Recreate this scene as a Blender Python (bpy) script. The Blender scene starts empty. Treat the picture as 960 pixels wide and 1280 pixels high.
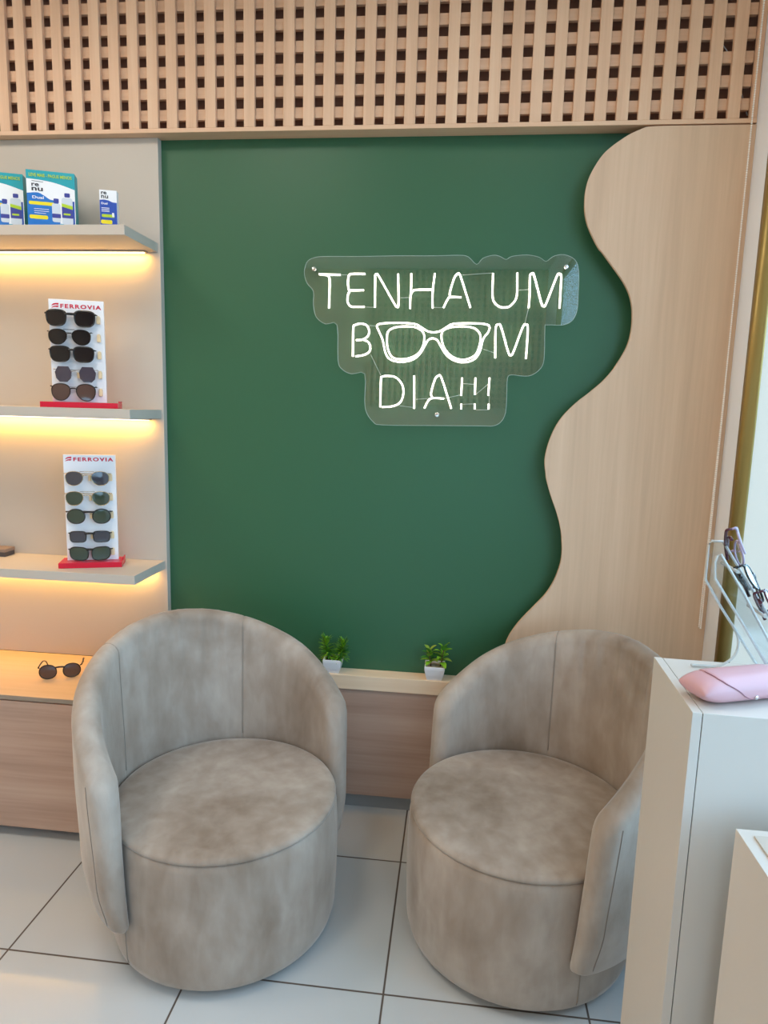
import bpy, bmesh, math, random
from mathutils import Vector, Matrix
random.seed(7)
scene = bpy.context.scene
COL = scene.collection
PI = math.pi

# ------------------------------------------------------------------ camera
def cam_axes(yaw, pitch, roll):
    cy, sy, cp, sp = math.cos(yaw), math.sin(yaw), math.cos(pitch), math.sin(pitch)
    fwd = Vector((sy*cp, cy*cp, sp)); right = Vector((cy, -sy, 0)); up = right.cross(fwd)
    cr, sr = math.cos(roll), math.sin(roll)
    return right*cr + up*sr, -right*sr + up*cr, fwd
r_, u_, f_ = cam_axes(-0.106731, -0.151643, 0.027393)
cd = bpy.data.cameras.new('camera'); cam = bpy.data.objects.new('camera', cd); COL.objects.link(cam)
cd.sensor_fit = 'VERTICAL'; cd.sensor_height = 24.0; cd.lens = 840.0/1280.0*24.0
cd.clip_start = 0.05; cd.clip_end = 200
cam.matrix_world = Matrix(((r_.x, u_.x, -f_.x, 0), (r_.y, u_.y, -f_.y, 0), (r_.z, u_.z, -f_.z, 1.6), (0, 0, 0, 1)))
scene.camera = cam

# ------------------------------------------------------------------ world, lights, exposure
world = bpy.data.worlds.new('sky'); scene.world = world; world.use_nodes = True
wn = world.node_tree; bg = wn.nodes['Background']
bg.inputs[0].default_value = (0.44, 0.72, 1.0, 1); bg.inputs[1].default_value = 4.8
scene.view_settings.view_transform = 'Standard'; scene.view_settings.look = 'None'
scene.view_settings.gamma = 1.0; scene.view_settings.exposure = 0.10
scene.view_settings.use_curve_mapping = False
scene.cycles.use_denoising = True
scene.cycles.max_bounces = 10; scene.cycles.diffuse_bounces = 5; scene.cycles.glossy_bounces = 4
scene.cycles.transparent_max_bounces = 12; scene.cycles.transmission_bounces = 8
scene.cycles.sample_clamp_indirect = 6.0
scene.cycles.caustics_reflective = False; scene.cycles.caustics_refractive = False

def area(name, loc, target, sx, sy, power, color, portal=False):
    l = bpy.data.lights.new(name, 'AREA'); l.shape = 'RECTANGLE'; l.size = sx; l.size_y = sy
    l.energy = power; l.color = color
    o = bpy.data.objects.new(name, l); COL.objects.link(o); o.location = loc
    d = Vector(target) - Vector(loc)
    o.rotation_euler = d.to_track_quat('-Z', 'Y').to_euler()
    if portal: l.cycles.is_portal = True
    return o
# daylight openings (portals only guide the sky light) 
area('portal_side_window', (0.985, 0.13, 1.78), (0, 0.13, 1.78), 4.48, 2.36, 1, (1, 1, 1), True)
area('portal_shopfront', (0.0, -3.02, 0.9), (0.0, 0, 0.9), 1.7, 1.0, 1, (1, 1, 1), True)

# ------------------------------------------------------------------ materials
def lin(c):
    return tuple(((v/255)/12.92 if v/255 <= 0.04045 else ((v/255+0.055)/1.055)**2.4) for v in c) + (1,)
def N(nt, t, **kw):
    n = nt.nodes.new(t)
    for k, v in kw.items(): setattr(n, k, v)
    return n
def mat(name, color, rough=0.5, metal=0.0, spec=0.5, **kw):
    m = bpy.data.materials.new(name); m.use_nodes = True; b = m.node_tree.nodes['Principled BSDF']
    b.inputs['Base Color'].default_value = color if len(color) == 4 else tuple(color)+(1,)
    b.inputs['Roughness'].default_value = rough; b.inputs['Metallic'].default_value = metal
    b.inputs['Specular IOR Level'].default_value = spec
    for k, v in kw.items(): b.inputs[k.replace('_', ' ')].default_value = v
    # very small surface grain so nothing is perfectly uniform
    nt = m.node_tree; tc = N(nt, 'ShaderNodeTexCoord'); no = N(nt, 'ShaderNodeTexNoise')
    no.inputs['Scale'].default_value = 60; nt.links.new(tc.outputs['Object'], no.inputs['Vector'])
    mx = N(nt, 'ShaderNodeMapRange'); mx.inputs['To Min'].default_value = max(0, rough-0.03); mx.inputs['To Max'].default_value = min(1, rough+0.03)
    nt.links.new(no.outputs['Fac'], mx.inputs['Value']); nt.links.new(mx.outputs['Result'], b.inputs['Roughness'])
    return m
def wood(name, c1, c2, c3, axis='Z', rough=0.5, scale=1.0):
    m = bpy.data.materials.new(name); m.use_nodes = True; nt = m.node_tree; b = nt.nodes['Principled BSDF']
    tc = N(nt, 'ShaderNodeTexCoord'); mp = N(nt, 'ShaderNodeMapping')
    nt.links.new(tc.outputs['Object'], mp.inputs['Vector'])
    s = [14*scale]*3; s['XYZ'.index(axis)] = 0.75*scale; mp.inputs['Scale'].default_value = s
    n1 = N(nt, 'ShaderNodeTexNoise'); n1.inputs['Scale'].default_value = 1.0; n1.inputs['Detail'].default_value = 6; n1.inputs['Roughness'].default_value = 0.6; n1.inputs['Distortion'].default_value = 0.35
    nt.links.new(mp.outputs[0], n1.inputs['Vector'])
    mp2 = N(nt, 'ShaderNodeMapping'); s2 = [95*scale]*3; s2['XYZ'.index(axis)] = 2.5*scale; mp2.inputs['Scale'].default_value = s2
    nt.links.new(tc.outputs['Object'], mp2.inputs['Vector'])
    n2 = N(nt, 'ShaderNodeTexNoise'); n2.inputs['Scale'].default_value = 1.0; n2.inputs['Detail'].default_value = 3
    nt.links.new(mp2.outputs[0], n2.inputs['Vector'])
    ad = N(nt, 'ShaderNodeMath', operation='MULTIPLY_ADD'); ad.inputs[1].default_value = 0.26
    nt.links.new(n2.outputs['Fac'], ad.inputs[0]); 
    mu = N(nt, 'ShaderNodeMath', operation='MULTIPLY'); mu.inputs[1].default_value = 0.74; nt.links.new(n1.outputs['Fac'], mu.inputs[0])
    nt.links.new(mu.outputs[0], ad.inputs[2])
    cr = N(nt, 'ShaderNodeValToRGB'); e = cr.color_ramp.elements
    e[0].position = 0.32; e[0].color = lin(c1); e[1].position = 0.68; e[1].color = lin(c3)
    k = e.new(0.5); k.color = lin(c2)
    nt.links.new(ad.outputs[0], cr.inputs['Fac']); nt.links.new(cr.outputs['Color'], b.inputs['Base Color'])
    bp = N(nt, 'ShaderNodeBump'); bp.inputs['Strength'].default_value = 0.06; bp.inputs['Distance'].default_value = 0.002
    nt.links.new(n2.outputs['Fac'], bp.inputs['Height']); nt.links.new(bp.outputs[0], b.inputs['Normal'])
    b.inputs['Roughness'].default_value = rough; b.inputs['Specular IOR Level'].default_value = 0.35
    return m
def velvet(name):
    m = bpy.data.materials.new(name); m.use_nodes = True; nt = m.node_tree; b = nt.nodes['Principled BSDF']
    tc = N(nt, 'ShaderNodeTexCoord')
    n1 = N(nt, 'ShaderNodeTexNoise'); n1.inputs['Scale'].default_value = 2.6; n1.inputs['Detail'].default_value = 5; n1.inputs['Roughness'].default_value = 0.5; n1.inputs['Distortion'].default_value = 0.5
    n2 = N(nt, 'ShaderNodeTexNoise'); n2.inputs['Scale'].default_value = 13.0; n2.inputs['Detail'].default_value = 6; n2.inputs['Distortion'].default_value = 0.3
    nt.links.new(tc.outputs['Object'], n1.inputs['Vector']); vm = N(nt, 'ShaderNodeMapping'); vm.inputs['Scale'].default_value = (1.5, 1.5, 0.55); nt.links.new(tc.outputs['Object'], vm.inputs['Vector']); nt.links.new(vm.outputs[0], n2.inputs['Vector'])
    mx = N(nt, 'ShaderNodeMath', operation='MULTIPLY_ADD'); mx.inputs[1].default_value = 0.30
    nt.links.new(n2.outputs['Fac'], mx.inputs[0])
    mu = N(nt, 'ShaderNodeMath', operation='MULTIPLY'); mu.inputs[1].default_value = 0.70; nt.links.new(n1.outputs['Fac'], mu.inputs[0]); nt.links.new(mu.outputs[0], mx.inputs[2])
    cr = N(nt, 'ShaderNodeValToRGB'); e = cr.color_ramp.elements
    e[0].position = 0.33; e[0].color = lin(VELVET[0]); e[1].position = 0.67; e[1].color = lin(VELVET[2]); k = e.new(0.5); k.color = lin(VELVET[1])
    nt.links.new(mx.outputs[0], cr.inputs['Fac']); nt.links.new(cr.outputs['Color'], b.inputs['Base Color'])
    b.inputs['Roughness'].default_value = 0.85; b.inputs['Specular IOR Level'].default_value = 0.2
    b.inputs['Sheen Weight'].default_value = 0.45; b.inputs['Sheen Roughness'].default_value = 0.4; b.inputs['Sheen Tint'].default_value = (0.95, 0.92, 0.88, 1)
    n3 = N(nt, 'ShaderNodeTexNoise'); n3.inputs['Scale'].default_value = 400.0; nt.links.new(tc.outputs['Object'], n3.inputs['Vector'])
    ad = N(nt, 'ShaderNodeMath', operation='MULTIPLY_ADD'); ad.inputs[1].default_value = 0.12; nt.links.new(n3.outputs['Fac'], ad.inputs[0]); nt.links.new(mx.outputs[0], ad.inputs[2])
    bp = N(nt, 'ShaderNodeBump'); bp.inputs['Strength'].default_value = 0.5; bp.inputs['Distance'].default_value = 0.006
    nt.links.new(ad.outputs[0], bp.inputs['Height']); nt.links.new(bp.outputs[0], b.inputs['Normal'])
    return m
def clear(name, tint=(1, 1, 1), gloss=0.9, rough=0.02, ior=1.45, base=0.0):
    # thin clear sheet: transparent mixed with a mirror coat by Fresnel
    m = bpy.data.materials.new(name); m.use_nodes = True; nt = m.node_tree; nt.nodes.remove(nt.nodes['Principled BSDF'])
    out = nt.nodes['Material Output']; tr = N(nt, 'ShaderNodeBsdfTransparent'); tr.inputs[0].default_value = tuple(tint)+(1,)
    gl = N(nt, 'ShaderNodeBsdfGlossy'); gl.inputs['Roughness'].default_value = rough; gl.inputs[0].default_value = (gloss, gloss, gloss, 1)
    fr = N(nt, 'ShaderNodeFresnel')
    ge = N(nt, 'ShaderNodeNewGeometry'); mr = N(nt, 'ShaderNodeMapRange'); mr.inputs['To Min'].default_value = ior; mr.inputs['To Max'].default_value = 1/ior
    nt.links.new(ge.outputs['Backfacing'], mr.inputs['Value']); nt.links.new(mr.outputs[0], fr.inputs[0])   # same reflectance on both faces of the sheet
    ad = N(nt, 'ShaderNodeMath', operation='ADD', use_clamp=True); ad.inputs[1].default_value = base; nt.links.new(fr.outputs[0], ad.inputs[0])
    mi = N(nt, 'ShaderNodeMixShader'); nt.links.new(ad.outputs[0], mi.inputs[0]); nt.links.new(tr.outputs[0], mi.inputs[1]); nt.links.new(gl.outputs[0], mi.inputs[2])
    nt.links.new(mi.outputs[0], out.inputs['Surface'])
    return m
def emit(name, color, s):
    m = bpy.data.materials.new(name); m.use_nodes = True; b = m.node_tree.nodes['Principled BSDF']
    b.inputs['Base Color'].default_value = (0.8, 0.8, 0.8, 1)
    b.inputs['Emission Color'].default_value = tuple(color)+(1,); b.inputs['Emission Strength'].default_value = s
    return m
def tile_mat():
    m = bpy.data.materials.new('glossy_white_tile'); m.use_nodes = True; nt = m.node_tree; b = nt.nodes['Principled BSDF']
    g = N(nt, 'ShaderNodeNewGeometry'); sp = N(nt, 'ShaderNodeSeparateXYZ'); nt.links.new(g.outputs['Position'], sp.inputs[0])
    T = 0.555; res = []
    for ax, off in (('X', -0.14), ('Y', 1.631)):
        a = N(nt, 'ShaderNodeMath', operation='SUBTRACT'); a.inputs[1].default_value = off - T/2; nt.links.new(sp.outputs[ax], a.inputs[0])
        q = N(nt, 'ShaderNodeMath', operation='FLOORED_MODULO'); q.inputs[1].default_value = T; nt.links.new(a.outputs[0], q.inputs[0])
        c = N(nt, 'ShaderNodeMath', operation='SUBTRACT'); c.inputs[1].default_value = T/2; nt.links.new(q.outputs[0], c.inputs[0])
        d = N(nt, 'ShaderNodeMath', operation='ABSOLUTE'); nt.links.new(c.outputs[0], d.inputs[0]); res.append(d)
    mn = N(nt, 'ShaderNodeMath', operation='MINIMUM'); nt.links.new(res[0].outputs[0], mn.inputs[0]); nt.links.new(res[1].outputs[0], mn.inputs[1])
    ss = N(nt, 'ShaderNodeMapRange'); ss.inputs['From Min'].default_value = 0.0022; ss.inputs['From Max'].default_value = 0.0036; nt.links.new(mn.outputs[0], ss.inputs['Value'])
    no = N(nt, 'ShaderNodeTexNoise'); no.inputs['Scale'].default_value = 1.7; nt.links.new(g.outputs['Position'], no.inputs['Vector'])
    cm = N(nt, 'ShaderNodeMix', data_type='RGBA'); cm.inputs[6].default_value = lin((192, 194, 194)); cm.inputs[7].default_value = lin((202, 204, 204)); nt.links.new(no.outputs['Fac'], cm.inputs[0])
    mx = N(nt, 'ShaderNodeMix', data_type='RGBA'); mx.inputs[6].default_value = lin((92, 80, 72)); nt.links.new(ss.outputs[0], mx.inputs[0]); nt.links.new(cm.outputs[2], mx.inputs[7])
    nt.links.new(mx.outputs[2], b.inputs['Base Color'])
    rr = N(nt, 'ShaderNodeMapRange'); rr.inputs['To Min'].default_value = 0.8; rr.inputs['To Max'].default_value = 0.16; nt.links.new(ss.outputs[0], rr.inputs['Value']); nt.links.new(rr.outputs[0], b.inputs['Roughness'])
    n2 = N(nt, 'ShaderNodeTexNoise'); n2.inputs['Scale'].default_value = 160; nt.links.new(g.outputs['Position'], n2.inputs['Vector'])
    h = N(nt, 'ShaderNodeMath', operation='MULTIPLY_ADD'); h.inputs[1].default_value = 0.04; nt.links.new(n2.outputs['Fac'], h.inputs[0]); nt.links.new(ss.outputs[0], h.inputs[2])
    bp = N(nt, 'ShaderNodeBump'); bp.inputs['Strength'].default_value = 0.35; bp.inputs['Distance'].default_value = 0.002; nt.links.new(h.outputs[0], bp.inputs['Height']); nt.links.new(bp.outputs[0], b.inputs['Normal'])
    return m
def blind_mat():
    m = bpy.data.materials.new('blind_fabric'); m.use_nodes = True; nt = m.node_tree; nt.nodes.remove(nt.nodes['Principled BSDF'])
    out = nt.nodes['Material Output']; d = N(nt, 'ShaderNodeBsdfDiffuse'); t = N(nt, 'ShaderNodeBsdfTranslucent')
    tc = N(nt, 'ShaderNodeTexCoord'); w = N(nt, 'ShaderNodeTexNoise'); w.inputs['Scale'].default_value = 300; nt.links.new(tc.outputs['Object'], w.inputs['Vector'])
    mr = N(nt, 'ShaderNodeMapRange'); mr.inputs['To Min'].default_value = 0.4; mr.inputs['To Max'].default_value = 0.5; nt.links.new(w.outputs['Fac'], mr.inputs['Value'])
    d.inputs[0].default_value = (0.85, 0.87, 0.88, 1); t.inputs[0].default_value = (0.62, 0.50, 0.40, 1)
    mi = N(nt, 'ShaderNodeMixShader'); nt.links.new(mr.outputs[0], mi.inputs[0]); nt.links.new(t.outputs[0], mi.inputs[1]); nt.links.new(d.outputs[0], mi.inputs[2])
    nt.links.new(mi.outputs[0], out.inputs['Surface']); return m

CEILW = 12
VELVET = ((134, 116, 100), (163, 147, 133), (188, 175, 163))
M = {}
M['green'] = mat('green_paint', lin((50, 96, 66)), 0.42, spec=0.4)
M['white'] = mat('white_laminate', lin((194, 184, 172)), 0.45, spec=0.4)
M['wall'] = mat('wall_paint', lin((226, 200, 172)), 0.8)
M['ceil'] = mat('ceiling_paint', lin((228, 224, 216)), 0.85)
M['oakz'] = wood('pale_oak_vertical', (206, 173, 144), (217, 184, 154), (225, 193, 164), 'Z')
M['oakx'] = wood('pale_oak_horizontal', (226, 196, 164), (236, 206, 174), (242, 216, 186), 'X')
M['walnut'] = wood('taupe_oak_horizontal', (170, 138, 120), (186, 154, 135), (196, 166, 148), 'X', 0.42)
M['slat'] = wood('slat_oak', (212, 172, 140), (224, 184, 152), (230, 194, 162), 'Z', 0.5, 1.6)
M['slatx'] = wood('slat_oak_cross', (212, 172, 140), (224, 184, 152), (230, 194, 162), 'X', 0.5, 1.6)
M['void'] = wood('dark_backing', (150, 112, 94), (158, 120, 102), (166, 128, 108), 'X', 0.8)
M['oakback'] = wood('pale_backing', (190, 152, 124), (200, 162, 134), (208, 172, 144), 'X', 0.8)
M['velvet'] = velvet('taupe_velvet')
M['seam'] = mat('velvet_seam', lin((150, 138, 126)), 0.9)
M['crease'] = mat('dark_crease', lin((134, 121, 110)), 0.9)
M['dark'] = mat('black_plastic_feet', lin((40, 36, 34)), 0.5)
M['tile'] = tile_mat()
M['grey'] = mat('grey_plinth_base', lin((150, 150, 148)), 0.5)
M['counter'] = wood('counter_laminate', (208, 172, 134), (216, 180, 142), (222, 188, 152), 'X', 0.45)
M['edge'] = mat('taupe_edge_band', lin((150, 134, 118)), 0.5)
M['led'] = emit('warm_led_diffuser', (1.0, 0.84, 0.56), 4.0)
M['neon'] = emit('warm_white_neon', (1.0, 0.90, 0.76), 4.0)
M['wire'] = mat('clear_lead_wire', lin((200, 205, 195)), 0.3)
M['acrylic'] = clear('sign_acrylic', (1, 1, 1), 1.0, 0.012, 1.5, 0.035)
M['edgeac'] = mat('acrylic_edge', lin((170, 190, 180)), 0.25)
M['rack'] = clear('rack_acrylic', (0.93, 0.95, 0.96), 1.0, 0.03, 1.5, 0.02)
M['rackedge'] = mat('rack_acrylic_edge', lin((226, 228, 224)), 0.15, Transmission_Weight=0.35)
M['chrome'] = mat('polished_steel', (0.8, 0.8, 0.8), 0.18, 1.0)
M['glass'] = clear('window_glass', (0.97, 0.98, 0.98), 1.0, 0.0, 1.45)
M['olive'] = mat('olive_gold_aluminium', lin((160, 134, 74)), 0.35, 0.55)
M['frame_white'] = mat('white_window_frame', lin((238, 243, 250)), 0.5)
M['blind'] = blind_mat()
M['red'] = mat('crimson_acrylic', lin((205, 12, 48)), 0.25)
M['redtext'] = mat('crimson_print', lin((208, 10, 56)), 0.5)
M['card'] = mat('white_card', lin((240, 238, 240)), 0.4)
M['peg'] = mat('cream_peg', lin((238, 208, 164)), 0.5)
M['black'] = mat('gloss_black_plastic', lin((22, 20, 20)), 0.2)
M['blackmetal'] = mat('black_metal', lin((40, 38, 38)), 0.3, 0.8)
M['gold'] = mat('pale_gold_metal', lin((190, 168, 128)), 0.25, 1.0)
M['silver'] = mat('silver_metal', lin((180, 178, 176)), 0.2, 1.0)
M['lens_black'] = mat('black_lens', lin((12, 14, 20)), 0.05, spec=0.6)
M['lens_grey'] = mat('grey_lens', lin((64, 64, 72)), 0.06, spec=0.8)
M['lens_green'] = mat('green_lens', lin((56, 68, 56)), 0.06, spec=0.8)
M['lens_brown'] = mat('brown_lens', lin((84, 62, 56)), 0.06, spec=0.7)
M['lens_violet'] = mat('violet_lens', lin((66, 60, 72)), 0.06, spec=0.7)
M['pot'] = mat('white_ceramic', lin((236, 234, 236)), 0.3)
M['soil'] = mat('dark_soil', lin((62, 46, 40)), 0.95)
M['gravel'] = mat('beige_gravel', lin((196, 176, 152)), 0.95)
M['leaf'] = mat('bright_leaf', lin((140, 190, 44)), 0.5)
M['leaf2'] = mat('deep_leaf', lin((76, 142, 48)), 0.5)
M['leaf3'] = mat('yellow_green_leaf', lin((150, 170, 60)), 0.5)
M['stem'] = mat('brown_stem', lin((110, 84, 62)), 0.8)
M['pink'] = mat('pink_leatherette', lin((206, 160, 166)), 0.36)
M['pinkdark'] = mat('pink_fold', lin((150, 104, 120)), 0.6)
M['pinkemb'] = mat('pink_emboss', lin((210, 172, 186)), 0.4)
M['plinth'] = mat('satin_white_plinth', lin((208, 201, 192)), 0.38)
M['gap'] = mat('dark_joint', lin((60, 58, 56)), 0.8)
M['teal'] = mat('teal_print', lin((0, 158, 172)), 0.4)
M['lime'] = mat('lime_print', lin((176, 206, 40)), 0.4)
M['yellow'] = mat('yellow_print', lin((232, 216, 30)), 0.4)
M['blue'] = mat('blue_print', lin((12, 112, 196)), 0.4)
M['navy'] = mat('navy_print', lin((52, 62, 150)), 0.4)
M['deepblue'] = mat('deep_blue_print', lin((20, 72, 170)), 0.4)
M['whitep'] = mat('white_print', lin((238, 240, 244)), 0.4)
M['blackp'] = mat('black_print', lin((30, 28, 40)), 0.5)
M['bottle'] = mat('pale_bottle_print', lin((206, 216, 228)), 0.4)
M['cyan'] = mat('cyan_print', lin((90, 180, 210)), 0.4)
M['tort'] = mat('burgundy_plastic', lin((84, 34, 48)), 0.2)
M['lilac'] = mat('lilac_plastic', lin((176, 160, 184)), 0.2)
M['lens_clear'] = clear('clear_lens', (0.95, 0.95, 0.97), 1.0, 0.0, 1.5)
M['tag'] = mat('pale_tag', lin((200, 222, 222)), 0.4)
M['tealtext'] = mat('teal_tag_print', lin((60, 130, 130)), 0.5)
M['boxdark'] = mat('dark_box', lin((74, 66, 66)), 0.5)
M['boxtop'] = mat('taupe_box', lin((140, 118, 104)), 0.5)
M['concrete'] = mat('concrete_paving', lin((170, 168, 162)), 0.9)
M['bead'] = mat('white_bead', lin((250, 246, 240)), 0.4)

# ------------------------------------------------------------------ mesh helpers
def link(name, me, material=None, parent=None, smooth=False):
    o = bpy.data.objects.new(name, me); COL.objects.link(o)
    if material is not None:
        for mm in (material if isinstance(material, (list, tuple)) else [material]): me.materials.append(mm)
    if smooth: me.polygons.foreach_set('use_smooth', [True]*len(me.polygons))
    if parent is not None: o.parent = parent
    return o
def obj(name, bm, material=None, parent=None, smooth=False, bevel=0, segs=2, recalc=True):
    if recalc: bmesh.ops.recalc_face_normals(bm, faces=bm.faces)
    me = bpy.data.meshes.new(name); bm.to_mesh(me); bm.free()
    o = link(name, me, material, parent, smooth)
    if bevel:
        b = o.modifiers.new('bevel', 'BEVEL'); b.width = bevel; b.segments = segs; b.limit_method = 'ANGLE'; b.angle_limit = 0.7
    return o
def tag(o, label, cat, group=None):
    o['label'] = label; o['category'] = cat
    if group: o['group'] = group
    return o
def struct(o): o['kind'] = 'structure'; return o
def empty(name, loc, label, cat, group=None, rz=0):
    o = bpy.data.objects.new(name, None); COL.objects.link(o); o.location = loc; o.rotation_euler = (0, 0, rz)
    o.empty_display_size = 0.05
    return tag(o, label, cat, group)
def box(bm, x0, x1, y0, y1, z0, z1, mi=0):
    v = [bm.verts.new((x, y, z)) for z in (z0, z1) for y in (y0, y1) for x in (x0, x1)]
    for q in ((0, 2, 3, 1), (4, 5, 7, 6), (0, 1, 5, 4), (2, 6, 7, 3), (0, 4, 6, 2), (1, 3, 7, 5)):
        f = bm.faces.new([v[i] for i in q]); f.material_index = mi
def boxo(name, d, material, parent=None, bevel=0.0, segs=2):
    bm = bmesh.new(); box(bm, *d); return obj(name, bm, material, parent, bevel=bevel, segs=segs)
def catmull(P, n=6, closed=False):
    P = [Vector(p) for p in P]; out = []
    L = len(P); rng = L if closed else L-1
    if L == 2 and not closed: return P
    for i in range(rng):
        p1, p2 = P[i], P[(i+1) % L]
        p0 = P[(i-1) % L] if (closed or i > 0) else p1*2-p2
        p3 = P[(i+2) % L] if (closed or i+2 < L) else p2*2-p1
        for k in range(n):
            t = k/n
            out.append(0.5*((2*p1)+(p2-p0)*t+(2*p0-5*p1+4*p2-p3)*t*t+(-p0+3*p1-3*p2+p3)*t**3))
    if not closed: out.append(P[-1])
    return out
def tube(bm, P, r, segs=8, closed=False, mi=0, ry=None):
    P = [Vector(p) for p in P]; L = len(P); rings = []; rad = r if isinstance(r, (list, tuple)) else [r]*L
    prev = None
    for i, p in enumerate(P):
        a = P[(i-1) % L] if (closed or i > 0) else p; b = P[(i+1) % L] if (closed or i < L-1) else p
        t = (b-a).normalized() if (b-a).length > 1e-9 else Vector((0, 0, 1))
        if prev is None:
            ref = Vector((0, 1, 0)) if abs(t.y) < 0.9 else Vector((1, 0, 0)); n = ref.cross(t).normalized()
        else:
            n = (prev - t*prev.dot(t)); n = n.normalized() if n.length > 1e-6 else Vector((0, 1, 0)).cross(t).normalized()
        prev = n; bi = t.cross(n)
        r2 = rad[i] if ry is None else ry
        rings.append([bm.verts.new(p + n*math.cos(2*PI*k/segs)*rad[i] + bi*math.sin(2*PI*k/segs)*r2) for k in range(segs)])
    for i in range(L if closed else L-1):
        A, B = rings[i], rings[(i+1) % L]
        for k in range(segs):
            f = bm.faces.new((A[k], A[(k+1) % segs], B[(k+1) % segs], B[k])); f.material_index = mi; f.smooth = True
    if not closed:
        for R in (rings[0], rings[-1]):
            f = bm.faces.new(R); f.material_index = mi
def prism(bm, pts, y0, y1, mi=0, plane='xz'):
    # polygon in x,z extruded between y0 and y1
    A = [bm.verts.new((x, y0, z)) for x, z in pts]; B = [bm.verts.new((x, y1, z)) for x, z in pts]; n = len(pts)
    fa = bm.faces.new(A); fb = bm.faces.new(list(reversed(B)))
    fs = [fa, fb]
    for i in range(n): fs.append(bm.faces.new((A[(i+1) % n], A[i], B[i], B[(i+1) % n])))
    for f in fs: f.material_index = mi
    return fs
def revolve(bm, prof, c=(0, 0), segs=48, mi=0, a0=0, a1=2*PI, wob=None):
    full = abs(a1-a0-2*PI) < 1e-6; n = segs if full else segs+1; rings = []
    for i in range(n):
        a = a0+(a1-a0)*i/segs
        rings.append([bm.verts.new((c[0]+r*math.cos(a), c[1]+r*math.sin(a), z)) for r, z in prof])
    for i in range(segs):
        A, B = rings[i], rings[(i+1) % n]
        for k in range(len(prof)-1):
            if prof[k][0] < 1e-6 and prof[k+1][0] < 1e-6: continue
            vs = [A[k], B[k], B[k+1], A[k+1]]
            try: f = bm.faces.new(vs); f.smooth = True; f.material_index = mi
            except ValueError: pass
    bmesh.ops.remove_doubles(bm, verts=bm.verts, dist=1e-5)
def text_mesh(s, size, bold=0.0, spacing=1.0, extrude=0.0003):
    cu = bpy.data.curves.new('lettering', 'FONT'); cu.body = s; cu.size = size; cu.offset = bold; cu.space_character = spacing; cu.extrude = extrude
    cu.align_x = 'LEFT'; cu.resolution_u = 3
    o = bpy.data.objects.new('tmp', cu); COL.objects.link(o); bpy.context.view_layer.update()
    me = bpy.data.meshes.new_from_object(o.evaluated_get(bpy.context.evaluated_depsgraph_get()))
    bpy.data.objects.remove(o); bpy.data.curves.remove(cu)
    me.transform(Matrix.Rotation(PI/2, 4, 'X'))      # text now reads in the x,z plane facing -y
    return me
def text_fit(name, s, x0, x1, z0, z1, y, material, parent, bold=0.0, spacing=1.0):
    me = text_mesh(s, 1.0, bold, spacing, 0.0)
    xs = [v.co.x for v in me.vertices]; zs = [v.co.z for v in me.vertices]
    a, b, c, d = min(xs), max(xs), min(zs), max(zs)
    for v in me.vertices:
        v.co.x = x0+(v.co.x-a)/(b-a)*(x1-x0); v.co.z = z0+(v.co.z-c)/(d-c)*(z1-z0); v.co.y = y
    return link(name, me, material, parent)
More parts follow.
